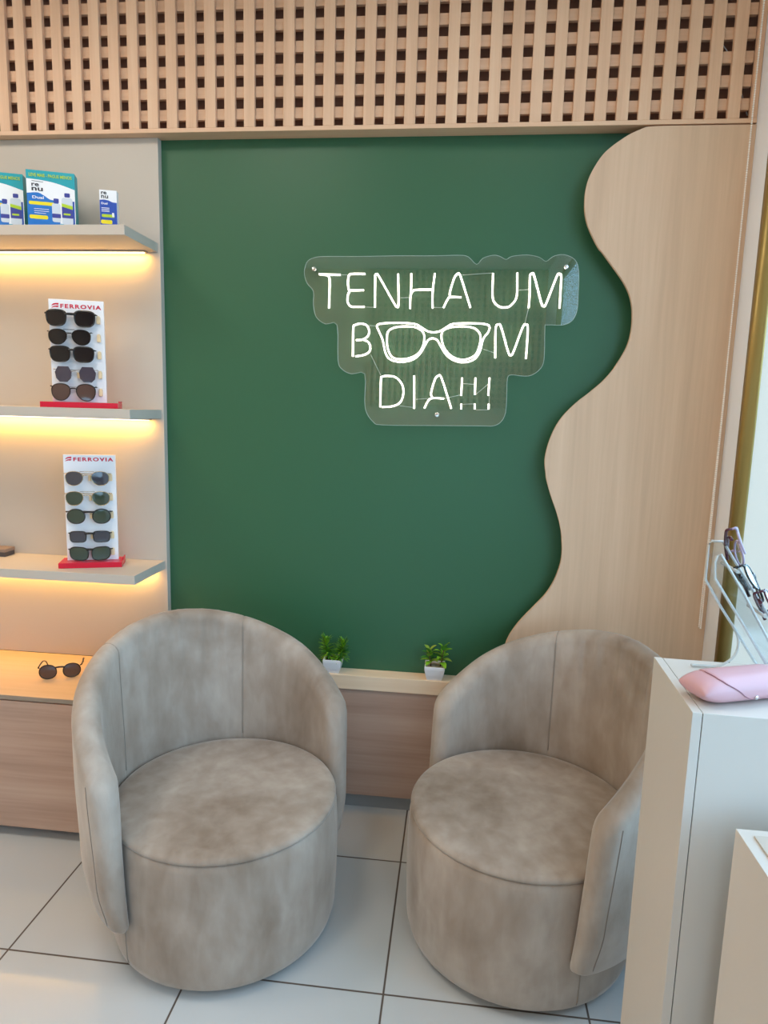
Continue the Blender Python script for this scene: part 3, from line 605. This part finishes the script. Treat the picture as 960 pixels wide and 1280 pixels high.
# ------------------------------------------------------------------ plants
def pot(parent, w, h, fill):
    bm = bmesh.new()
    def ring(hw, z): return [bm.verts.new((sx*hw, sy*hw, z)) for sx, sy in ((-1, -1), (1, -1), (1, 1), (-1, 1))]
    R = [ring(w*.36, 0), ring(w*.44, h*.35), ring(w*.5, h*.8), ring(w*.5, h), ring(w*.44, h), ring(w*.42, h*.72)]
    bm.faces.new(list(reversed(R[0])))
    for A, B in zip(R, R[1:]):
        for k in range(4): bm.faces.new((A[k], A[(k+1) % 4], B[(k+1) % 4], B[k]))
    bm.faces.new(R[-1])
    obj('pot', bm, M['pot'], parent, bevel=0.0015)
    bm = bmesh.new(); n = 12; V = []
    for i in range(n+1):
        for j in range(n+1):
            x = (-.5+i/n)*w*.85; y = (-.5+j/n)*w*.85
            V.append(bm.verts.new((x, y, h*.86+random.uniform(-.0015, .0015))))
    for i in range(n):
        for j in range(n): bm.faces.new((V[i*(n+1)+j], V[(i+1)*(n+1)+j], V[(i+1)*(n+1)+j+1], V[i*(n+1)+j+1]))
    obj('soil' if fill == 'soil' else 'gravel', bm, M[fill], parent)
def leaf(bm, base, d, L, w, droop, mi=0, fold=0.25):
    d = Vector(d).normalized(); side = d.cross(Vector((0, 0, 1)))
    side = side.normalized() if side.length > .05 else Vector((1, 0, 0)); up = side.cross(d).normalized()
    P = []; n = 6
    for i in range(n+1):
        t = i/n; c = Vector(base)+d*L*t - Vector((0, 0, 1))*droop*L*t*t; ww = w*math.sin(PI*min(1, .06+t*.94))**.75*(1-.25*t)
        P.append((bm.verts.new(c-side*ww+up*fold*ww), bm.verts.new(c), bm.verts.new(c+side*ww+up*fold*ww)))
    for A, B in zip(P, P[1:]):
        for k in (0, 1): f = bm.faces.new((A[k], A[k+1], B[k+1], B[k])); f.smooth = True; f.material_index = mi
p1 = empty('potted_plant', (-0.455, 2.5115, 0.5676), 'bushy needle-leaved plant in a white pot on the ledge, nearer the left armchair', 'plant', 'small white-potted plants on the ledge', 0.0)
pot(p1, 0.072, 0.056, 'soil')
for cx, cy, hh, tilt in ((-.018, -.004, .112, -.10), (.026, -.002, .096, .16)):
    bm = bmesh.new()
    top = Vector((cx+tilt*hh, cy, .048+hh*.72))
    for k in range(230):
        t = random.uniform(.08, 1); c = Vector((cx, cy, .048)).lerp(top, t)
        a = random.uniform(0, 2*PI); el = -.15+1.25*t+random.uniform(-.2, .2)
        yy = math.sin(a)*math.cos(el); 
        d = (math.cos(a)*math.cos(el), yy*0.8, math.sin(el))
        leaf(bm, c, d, random.uniform(.032, .044)*(1 if yy < .3 else .55), .0030, .15, 0 if random.random() < .35+.5*t else 1)
    obj('foliage', bm, [M['leaf'], M['leaf2']], p1, recalc=False)
    bm = bmesh.new(); tube(bm, [(cx, cy, .046), top], 0.0025, 6); obj('stem', bm, M['leaf2'], p1)
p2 = empty('potted_plant', (-0.053, 2.5115, 0.5676), 'small broad-leaved plant in a white gravel-filled pot, nearer the right armchair', 'plant', 'small white-potted plants on the ledge', 0.0)
pot(p2, 0.078, 0.056, 'gravel')
for cx, hh, lean, seed, wid in ((-.014, .062, -.35, 2, .0125), (.020, .078, .35, 5, .0130)):
    rr = random.Random(seed); bm = bmesh.new(); base = Vector((cx, -.004, .046)); top = base+Vector((lean*hh*.5, 0, hh))
    for k in range(17):
        t = .25+.75*k/16; c = base.lerp(top, t); a = k*2.399+seed; el = -.2+1.2*t
        d = (math.cos(a)*math.cos(el), math.sin(a)*math.cos(el)*.7, math.sin(el))
        leaf(bm, c, d, rr.uniform(.038, .056)*(1 if d[1] < .25 else .5), wid*rr.uniform(.8, 1.2), .30, rr.choice((0, 0, 1, 2)), .35)
    obj('foliage', bm, [M['leaf'], M['leaf2'], M['leaf3']], p2, recalc=False)
    bm = bmesh.new(); tube(bm, [base-Vector((0, 0, .004)), top], 0.0024, 7); obj('stem', bm, M['stem'], p2)
# ------------------------------------------------------------------ eyewear
def outline(style, hw, hh, n=36):
    out = []
    for k in range(n):
        a = 2*PI*k/n; c, s = math.cos(a), math.sin(a)
        e = {'round': 2.15, 'square': 3.0, 'rect': 4.2, 'aviator': 2.2, 'hex': 2.6, 'sport': 3.0}[style]
        x = math.copysign(abs(c)**(2/e), c)*hw; z = math.copysign(abs(s)**(2/e), s)*hh
        t = z/hh
        if style == 'square': x *= 1+0.11*t
        if style == 'rect': x *= 1+0.05*t
        if style == 'aviator': x = x*(1+0.11*t) + (0.0022 if t < 0 else 0)*(-t); z = z if t < 0.2 else z*(1-0.08*(t-0.2))
        if style == 'sport': x *= 1+0.06*t; z += 0.0025*(x/hw)
        out.append((x, z))
    if style == 'hex':
        out = []
        V = [(-.62, 1), (.62, 1), (1, .25), (.86, -.55), (.45, -1), (-.45, -1), (-.9, -.5), (-1, .3)]
        for i in range(len(V)):
            a, b = V[i], V[(i+1) % len(V)]
            for k in range(4): out.append(((a[0]+(b[0]-a[0])*k/4)*hw, (a[1]+(b[1]-a[1])*k/4)*hh))
        out.reverse()
    return out
def eyewear(label, style, lens, frame, W=0.15, hw=0.027, hh=0.021, r=0.0022, thick=0.0, bridge='single', folded=True, group=None, temple=None, cat='sunglasses', name='sunglasses', wrap=0.9):
    t = empty(name, (0, 0, 0), label, cat, group)
    cx = W/2-hw-0.0035; temple = temple or frame
    def P(x, z, dy=0): return Vector((x, wrap*x*x+dy, z+hh))
    O = outline(style, hw, hh)
    fb = bmesh.new()
    for s in (-1, 1):
        pts = [(s*(cx+x), z) for x, z in O]
        if s < 0: pts = list(reversed(pts))
        bm = bmesh.new()
        for dy, rev in ((-0.0006, False), (0.0008, True)):
            c = bm.verts.new(P(s*cx, 0, dy-0.0012)); V = [bm.verts.new(P(x, z, dy)) for x, z in pts]
            for k in range(len(V)):
                f = bm.faces.new((V[k], V[(k+1) % len(V)], c)); f.smooth = True
        obj('lens', bm, M[lens], t, smooth=True)
        if r > 0: tube(fb, [P(x, z) for x, z in pts], r, 6, True, ry=max(r, 0.0014) if thick else r)
        if thick:
            top = sorted([p for p in pts if p[1] > hh*0.45], key=lambda p: p[0])
            tube(fb, [P(x, z+thick*.25) for x, z in top], thick, 6, ry=0.002)
        # end piece and hinge
        ex = s*(W/2); inner = s*(cx+hw*0.96)
        hz = hh*0.62
        tube(fb, [P(inner, hz), P(ex, hz+0.001), P(ex, hz, 0.006)], max(r, 0.0011)*1.15, 6)
    ix = cx-hw*0.93
    zt = hh*0.35 if not thick else hh*0.55
    if bridge in ('single', 'double'):
        tube(fb, catmull([P(-ix, zt*.8), P(-ix*.5, zt+0.002, -.001), P(ix*.5, zt+0.002, -.001), P(ix, zt*.8)], 4), max(r*1.1, 0.0011), 6)
    if bridge == 'double':
        tube(fb, [P(-ix-0.008, hh*0.93), P(0, hh*0.93, -.001), P(ix+0.008, hh*0.93)], 0.0009, 6)
    if bridge == 'thick':
        tube(fb, catmull([P(-ix-0.004, hh*.55), P(-ix*.5, hh*.62, -.001), P(ix*.5, hh*.62, -.001), P(ix+0.004, hh*.55)], 4), 0.0034, 8, ry=0.002)
    for s in (-1, 1): tube(fb, [P(s*(ix+.001), -hh*.1, .001), P(s*(ix-.0015), -hh*.25, .006)], 0.0009, 5)
    obj('frame', fb, M[frame], t)
    for s in (-1, 1):
        bm = bmesh.new(); ex = s*W/2; hz = hh*0.62; y0 = wrap*ex*ex+0.006
        rt = 0.0019 if thick or bridge == 'thick' else 0.0011
        if folded:
            q = 0.004 if s < 0 else 0.0
            pts = [Vector((ex, y0, hz+hh)), Vector((ex*.97, y0+.004+q, hz+hh)), Vector((ex*.1, y0+.005+q, hz+hh-.001)), Vector((-ex*.55, y0+.004+q, hz+hh-.003)), Vector((-ex*.86, y0+.004+q, hz+hh-.016))]
        else:
            pts = [Vector((ex, y0, hz+hh)), Vector((ex*1.0, y0+.045, hz+hh)), Vector((ex*.97, y0+.09, hz+hh-.002)), Vector((ex*.90, y0+.115, hz+hh-.012)), Vector((ex*.86, y0+.135, hz+hh-.032))]
        tube(bm, catmull(pts, 4), rt, 7, ry=rt*1.5); obj('temple', bm, M[temple], t)
    return t
def place(o, parent_loc, th, x, y, z):
    c, s = math.cos(th), math.sin(th)
    o.location = (parent_loc[0]+x*c-y*s, parent_loc[1]+x*s+y*c, z); o.rotation_euler = (0, 0, th)

def display(loc, th, L, D, card, ztop, label, lx, tx, tz, rows):
    zc = loc[2]
    r = empty('eyewear_display_stand', loc, label, 'display stand', 'counter display stands of sunglasses', th)
    bm = bmesh.new(); box(bm, 0, L, 0, D, 0, 0.020); box(bm, L-0.005, L, D*0.45, D, 0.020, 0.027)
    obj('base', bm, M['red'], r, bevel=0.0008)
    boxo('card', (card[0], card[1], 0.050, 0.062, 0.0201, ztop-zc), M['card'], r, bevel=0.001)
    # swoosh emblem: two stacked crescents
    bm = bmesh.new(); a, b = lx; w = b-a; z0, z1 = tz[0]-zc-0.0015, tz[1]-zc+0.002; h = z1-z0
    prism(bm, [(a+w*p, z0+h*q) for p, q in ((.02, .42), (.10, .66), (.30, .88), (.62, .98), (.97, 1.0), (.96, .80), (.90, .66), (.60, .70), (.35, .62), (.15, .50))], 0.0494, 0.0499)
    prism(bm, [(a+w*p, z0+h*q) for p, q in ((.00, .0), (.10, .22), (.35, .42), (.65, .50), (.96, .52), (.92, .30), (.80, .20), (.50, .24), (.25, .16))], 0.0494, 0.0499)
    obj('emblem', bm, M['redtext'], r)
    text_fit('lettering', 'FERROVIA', tx[0], tx[1], tz[0]-zc, tz[1]-zc, 0.0493, M['redtext'], r, bold=0.035, spacing=1.25)
    for z in rows:
        for x in (card[0]+0.022, card[1]-0.018):
            bm = bmesh.new(); prism(bm, [(x-0.006, z-zc-0.012), (x+0.006, z-zc-0.012), (x+0.006, z-zc+0.010), (x+0.003, z-zc+0.016), (x-0.003, z-zc+0.016), (x-0.006, z-zc+0.010)], 0.040, 0.0499)
            obj('peg', bm, M['peg'], r, bevel=0.001)
        boxo('peg', ((card[0]+card[1])/2-0.004, (card[0]+card[1])/2+0.004, 0.0385, 0.0499, z-zc-0.012, z-zc+0.008), M['peg'], r, bevel=0.001)
    return r
TH2, TH3 = math.radians(18), math.radians(19.3)
O2, O3 = (-1.494, 2.285, 1.5751), (-1.467, 2.307, 0.9771)
up = [('thick black square sunglasses, topmost on the upper display', 'square', 'lens_black', 'black', .0254, .1933, 1.890, dict(hw=.0330, hh=.0265, r=.0024, thick=.0036, bridge='thick')),
      ('thin black metal double-bridge sunglasses, second from top on the upper display', 'aviator', 'lens_black', 'blackmetal', .0303, .1773, 1.826, dict(hw=.0305, hh=.0275, r=.0013, bridge='double', temple='silver')),
      ('flat-topped black rectangular sunglasses in the middle of the upper display', 'square', 'lens_black', 'black', .0329, .186, 1.7647, dict(hw=.0335, hh=.0265, r=.002, thick=.0028, bridge='thick')),
      ('rimless faceted violet-lens sunglasses, fourth from top on the upper display', 'hex', 'lens_violet', 'silver', .0457, .1916, 1.6944, dict(hw=.0285, hh=.0275, r=.0, bridge='single')),
      ('brown-lens aviator sunglasses at the bottom of the upper display', 'aviator', 'lens_brown', 'blackmetal', .0323, .1867, 1.6314, dict(hw=.0315, hh=.0305, r=.0018, bridge='single', temple='silver'))]
lo = [('grey-lens aviator sunglasses with thin gold bridge, topmost on the lower display', 'aviator', 'lens_grey', 'gold', .0295, .188, 1.3151, dict(hw=.0305, hh=.0270, r=.0011, bridge='double')),
      ('green-lens aviator sunglasses with thin gold bridge, second from top on the lower display', 'aviator', 'lens_green', 'gold', .0278, .1883, 1.2399, dict(hw=.0305, hh=.0270, r=.0012, bridge='double')),
      ('round black-rimmed sunglasses in the middle of the lower display', 'round', 'lens_green', 'black', .0305, .1889, 1.1716, dict(hw=.0310, hh=.0270, r=.0022, bridge='thick')),
      ('small rectangular black sunglasses, fourth from top on the lower display', 'rect', 'lens_grey', 'black', .0371, .1836, 1.0934, dict(hw=.0285, hh=.0205, r=.0019, thick=.0016, bridge='thick')),
      ('wide black sporty sunglasses at the bottom of the lower display', 'sport', 'lens_green', 'black', .0345, .1843, 1.0285, dict(hw=.0325, hh=.0250, r=.0021, thick=.0016, bridge='thick'))]
display(O2, TH2, 0.264, 0.088, (.031, .2165), 1.959, 'upper white sunglasses display with crimson base, on the middle shelf', (.0405, .066), (.0706, .2085), (1.9285, 1.9435), [a[6] for a in up])
display(O3, TH3, 0.224, 0.100, (.022, .205), 1.401, 'lower white sunglasses display with crimson base, on the lowest shelf', (.029, .052), (.0575, .198), (1.3765, 1.391), [a[6] for a in lo])
for O, TH, items in ((O2, TH2, up), (O3, TH3, lo)):
    for lab, st, le, fr, xa, xb, z, kw in items:
        kw = dict(kw); hh = kw['hh']
        g = eyewear(lab, st, le, fr, W=xb-xa, group='sunglasses on the display stands', **kw)
        place(g, O, TH, (xa+xb)/2, 0.0185, z-hh)
g = eyewear('black sunglasses with brown lenses resting open on the cream cabinet top', 'round', 'lens_brown', 'black', W=.150, hw=.0300, hh=.0265, r=.0021, bridge='thick', folded=False)
g.location = (-1.465, 2.282, 0.5575); g.rotation_euler = (math.radians(-3.5), 0, math.radians(24))

# ------------------------------------------------------------------ boxes on the top shelf
def art(parent, items, y=-0.0003):
    # printed artwork: one thin mesh per box front, layered polygons with their own inks
    bm = bmesh.new(); mats = []; d = 0.0
    for poly, m in items:
        if m not in mats: mats.append(m)
        d += 0.00006
        f = bm.faces.new([bm.verts.new((x, y-d, z)) for x, z in poly]); f.material_index = mats.index(m)
        f.normal_update()
        if f.normal.y > 0: f.normal_flip()
    return obj('printed_front', bm, [M[k] for k in mats], parent, recalc=False)
def rr(x0, x1, z0, z1, r=0.002, n=4):
    out = []
    for cx, cz, a0 in ((x1-r, z1-r, 0), (x0+r, z1-r, PI/2), (x0+r, z0+r, PI), (x1-r, z0+r, 1.5*PI)):
        for k in range(n+1): a = a0+PI/2*k/n; out.append((cx+r*math.cos(a), cz+r*math.sin(a)))
    return out
def big_box(loc, th, label):
    W, H, D = .157, .202, .052
    r = empty('solution_box', loc, label, 'box', 'contact lens solution boxes on the top shelf', th)
    boxo('carton', (0, W, 0, D, 0, H), [M['teal']], r, bevel=0.0006)
    def curve(pts, n=5): return [(p.x, p.z) for p in catmull([(x, 0, z) for x, z in pts], n)]
    white = [(0.0005, .03)]+[(0.0005, .172)]+curve([(0.0005, .172), (.05, .170), (.10, .163), (W-.0005, .147)])+[(W-.0005, .03)]
    blue = [(0.0005, .001)]+curve([(0.0005, .124), (.035, .128), (.055, .120), (.075, .108), (.095, .105), (.105, .09)])+[(.105, .001)]
    items = [(white, 'whitep'), ([(.10, .001), (W-.0005, .001), (W-.0005, .03), (.10, .03)], 'cyan'), (blue, 'blue'),
             ([(W-.010, .015), (W-.003, .015), (W-.003, .108), (W-.010, .108)], 'deepblue'),
             (rr(.006, .088, .087, .0985, .004), 'yellow'), (rr(.006, .066, .040, .053, .005), 'yellow'),
             (rr(.112, .148, .028, .118, .008), 'bottle'), (rr(.112, .148, .050, .088, .002), 'navy'), ([(.112, .088), (.148, .080), (.148, .092), (.112, .099)], 'lime'),
             (rr(.122, .140, .120, .134, .003), 'navy'), (rr(.117, .140, .060, .066, .002), 'lime'),
             (rr(.080, .108, .034, .096, .006), 'bottle'), (rr(.080, .108, .048, .062, .002), 'navy'), (rr(.086, .103, .098, .113, .003), 'navy'),
             (rr(.022, .070, .073, .0745, .0006), 'whitep'), (rr(.022, .070, .066, .0675, .0006), 'whitep'), (rr(.022, .060, .059, .0605, .0006), 'whitep'),
             ([(.018, .165), (.055, .163), (.055, .1645), (.018, .1665)], 'blackp')]
    f = art(r, items)
    text_fit('lettering', 'LEVE MAIS - PAGUE MENOS', .010, .148, .180, .191, -.0018, M['lime'], f, bold=0.02)
    text_fit('lettering', 're', .017, .041, .148, .158, -.0018, M['blackp'], f, bold=0.02)
    text_fit('lettering', 'nu', .017, .053, .133, .1445, -.0018, M['blackp'], f, bold=0.02)
    text_fit('lettering', 'Dual', .018, .055, .107, .1165, -.0018, M['whitep'], f, bold=0.02)
    return r
TB = math.radians(20)
big_box((-1.537, 2.335, 2.1905), TB, 'large teal and blue solution box fully in view on the top shelf')
big_box((-1.732, 2.335, 2.1905), TB, 'teal and blue solution box cut off at the left edge of the photo')
r = empty('solution_box', (-1.275, 2.345, 2.1905), 'small slim white and blue solution box alone near the end of the top shelf', 'box', 'contact lens solution boxes on the top shelf', math.radians(18))
W, H = .057, .136
boxo('carton', (0, W, 0, .035, 0, H), M['whitep'], r, bevel=0.0005)
f = art(r, [([(.0004, .001), (W-.0004, .001), (W-.0004, .096), (.042, .097), (.030, .102), (.015, .104), (.0004, .102)], 'deepblue'),
            (rr(.006, .048, .046, .056, .003), 'lime'), (rr(.003, .040, .024, .037, .004), 'yellow'), (rr(.040, .047, .048, .062, .002), 'whitep'),
            (rr(.006, .032, .0755, .0775, .0005), 'whitep'), (rr(.006, .032, .070, .072, .0005), 'whitep'), (rr(.006, .032, .0645, .0665, .0005), 'whitep')])
text_fit('lettering', 're', .006, .024, .121, .130, -.001, M['blackp'], f, bold=.02)
text_fit('lettering', 'nu', .006, .029, .108, .118, -.001, M['blackp'], f, bold=.02)
text_fit('lettering', 'Dual', .006, .026, .088, .095, -.001, M['whitep'], f, bold=.02)
r = empty('small_case', (-1.86, 2.47, 0.9772), 'low dark case with taupe lid at the left end of the lowest shelf', 'case')
boxo('body', (-.085, .085, -.03, .03, 0, .018), M['boxdark'], r, bevel=.001)
boxo('lid', (-.086, .086, -.031, .031, .018, .031), M['boxtop'], r, bevel=.001)

# ------------------------------------------------------------------ white plinths
TP = math.radians(-2.0)
r = empty('display_plinth', (0.378, 1.028, 0), 'tall white display plinth carrying the pink case and the clear rack', 'plinth', 'white display plinths', TP)
bm = bmesh.new(); box(bm, 0, .0145, 0, .241, 0, 1.15); obj('side_panel', bm, M['plinth'], r, bevel=.0006)
boxo('body', (.0160, .34, .0008, .2402, 0, 1.1495), M['plinth'], r, bevel=.0006)
boxo('joint', (.0144, .0162, .003, .238, 0, 1.1475), M['gap'], r)
r = empty('display_plinth', (0.4335, 0.70, 0), 'lower white display plinth in the bottom right corner, in front of the tall one', 'plinth', 'white display plinths', 0)
bm = bmesh.new(); box(bm, 0, .34, 0, .268, 0, 1.0); 
obj('body', bm, M['plinth'], r, bevel=.0008)
boxo('top_inset', (.018, .322, .018, .250, 1.0001, 1.003), M['white'], r, bevel=.0006)

# ------------------------------------------------------------------ pink glasses case
CS = empty('glasses_case', (0.475, 1.106, 1.150), 'pale pink leatherette glasses case with a flap and snap on the tall plinth', 'case')
CS.rotation_euler = (0, 0, math.radians(21))
Lc, Wc, Hc = .185, .074, .046
def case_pt(s, a, off=0.0):
    # s along the length (-.5...5), a angle round the section
    e = abs(s)*2; e2 = min(1, e)
    k = math.sqrt(max(0, 1-max(0, (e2-.56)/.44)**1.8))
    w = (Wc/2)*(0.80+0.20*k)*1.0; h = (Hc/2)*(0.10+0.90*k)
    x = s*Lc*(1-0.04*math.sin(a)*0)
    n = 2.4
    c, q = math.cos(a), math.sin(a)
    y = math.copysign(abs(c)**(2/n), c)*(w+off); z = math.copysign(abs(q)**(2/n), q)*(h+off)
    return Vector((x, y, Hc/2*(0.94)+z*(1.0 if q > 0 else .94)))
bm = bmesh.new(); ns, na = 48, 40; G = []
for i in range(ns+1):
    s = -0.5+i/ns; s = math.copysign(0.5*(1-(1-abs(s)*2)**1.5), s) if s != 0 else 0
    G.append([bm.verts.new(case_pt(s, 2*PI*k/na)) for k in range(na)])
for A, B in zip(G, G[1:]):
    for k in range(na): f = bm.faces.new((A[k], A[(k+1) % na], B[(k+1) % na], B[k])); f.smooth = True
bm.faces.new(G[0]); bm.faces.new(list(reversed(G[-1])))
body = obj('body', bm, M['pink'], CS)
# flap: wraps over the top and comes down the front to a rounded tongue with the snap
def s0(t):   # t 0 at the back, 1 at the tongue tip
    T = [(0, -.34), (.2, -.345), (.4, -.33), (.55, -.29), (.68, -.22), (.8, -.15), (.9, -.09), (.97, -.045), (1.0, 0.0)]
    return interp(T, t)
bm = bmesh.new(); G = []; nt_ = 40; edge = []
for i in range(nt_+1):
    t = i/nt_; a = math.radians(60+t*150); row = []      # from behind the top round to the front (a=180 faces the viewer)
    for k in range(25):
        s = s0(t)+(-2*s0(t))*k/24; row.append(bm.verts.new(case_pt(s, a, .0011)))
        if k == 0: edge.append(case_pt(s, a, .0009))
    G.append(row)
for A, B in zip(G, G[1:]):
    for k in range(24): f = bm.faces.new((A[k], A[k+1], B[k+1], B[k])); f.smooth = True
fl = obj('flap', bm, M['pink'], CS); md = fl.modifiers.new('solid', 'SOLIDIFY'); md.thickness = .001
bm = bmesh.new(); tube(bm, edge[6:], .0007, 6); obj('flap_edge', bm, M['pinkdark'], fl)
sn = case_pt(0.0, math.radians(196), .002)
bm = bmesh.new(); bmesh.ops.create_uvsphere(bm, u_segments=16, v_segments=8, radius=.0034, matrix=Matrix.Translation(sn) @ Matrix.Diagonal((1, .5, 1, 1)))
obj('snap', bm, M['chrome'], fl, smooth=True)

# ------------------------------------------------------------------ clear rack with folded glasses
RK = empty('acrylic_eyewear_rack', (0.5, 1.2, 1.1505), 'clear acrylic glasses rack with slanted arms on the tall plinth', 'rack')
for pts, y in ((RACK_A, 1.235), (RACK_B, 1.165)):
    P = catmull([(x, 0, max(z, 1.153)) for x, z in pts], 1, True)
    bm = bmesh.new(); prism(bm, [(p.x, p.z) for p in P], y-.002, y+.002)
    a = at(obj('slanted_arm', bm, M['rack'], RK), RK)
    bm = bmesh.new(); tube(bm, [(p.x, y, p.z) for p in P], .0024, 8, True); obj('polished_edge', bm, M['rackedge'], a)
bm = bmesh.new()
tube(bm, catmull([(0.505, 1.235, 1.235), (0.520, 1.235, 1.205), (0.515, 1.232, 1.175), (0.49, 1.228, 1.156), (0.46, 1.228, 1.1535), (.44, 1.228, 1.1535)], 5), .0024, 8)
at(obj('base_loop', bm, M['rackedge'], RK), RK)
for (x, z) in ((.478, 1.345), (.530, 1.270), (.585, 1.18)):
    bm = bmesh.new(); tube(bm, [(x, 1.165, z), (x, 1.235, z)], .003, 8)
    at(obj('cross_bar', bm, M['rackedge'], RK), RK)
hung = [('burgundy-tipped clear folded glasses at the top of the rack', 'lens_brown', 'lilac', 'tort', (0.502, 1.20, 1.362), (-20, 28, 68)),
        ('folded black glasses in the middle of the rack', 'lens_grey', 'black', 'black', (0.535, 1.20, 1.300), (-30, 28, 55)),
        ('folded red glasses with a pale tag, lowest on the rack at the photo edge', 'lens_brown', 'tort', 'tort', (0.570, 1.20, 1.258), (-30, 28, 58))]
for lab, le, fr, te, loc, rot in hung:
    g = eyewear(lab, 'round', 'lens_clear', fr, W=.125, hw=.024, hh=.022, r=.0019, bridge='thick', temple=te, group='folded glasses on the clear rack', cat='glasses', name='eyeglasses', wrap=2.0)
    g.location = loc; g.rotation_euler = tuple(math.radians(v) for v in rot)
    if 'tag' in lab:
        o = boxo('price_tag', (-.012, .012, -.012, -.0112, -.016, .002), M['tag'], g, bevel=.0004)
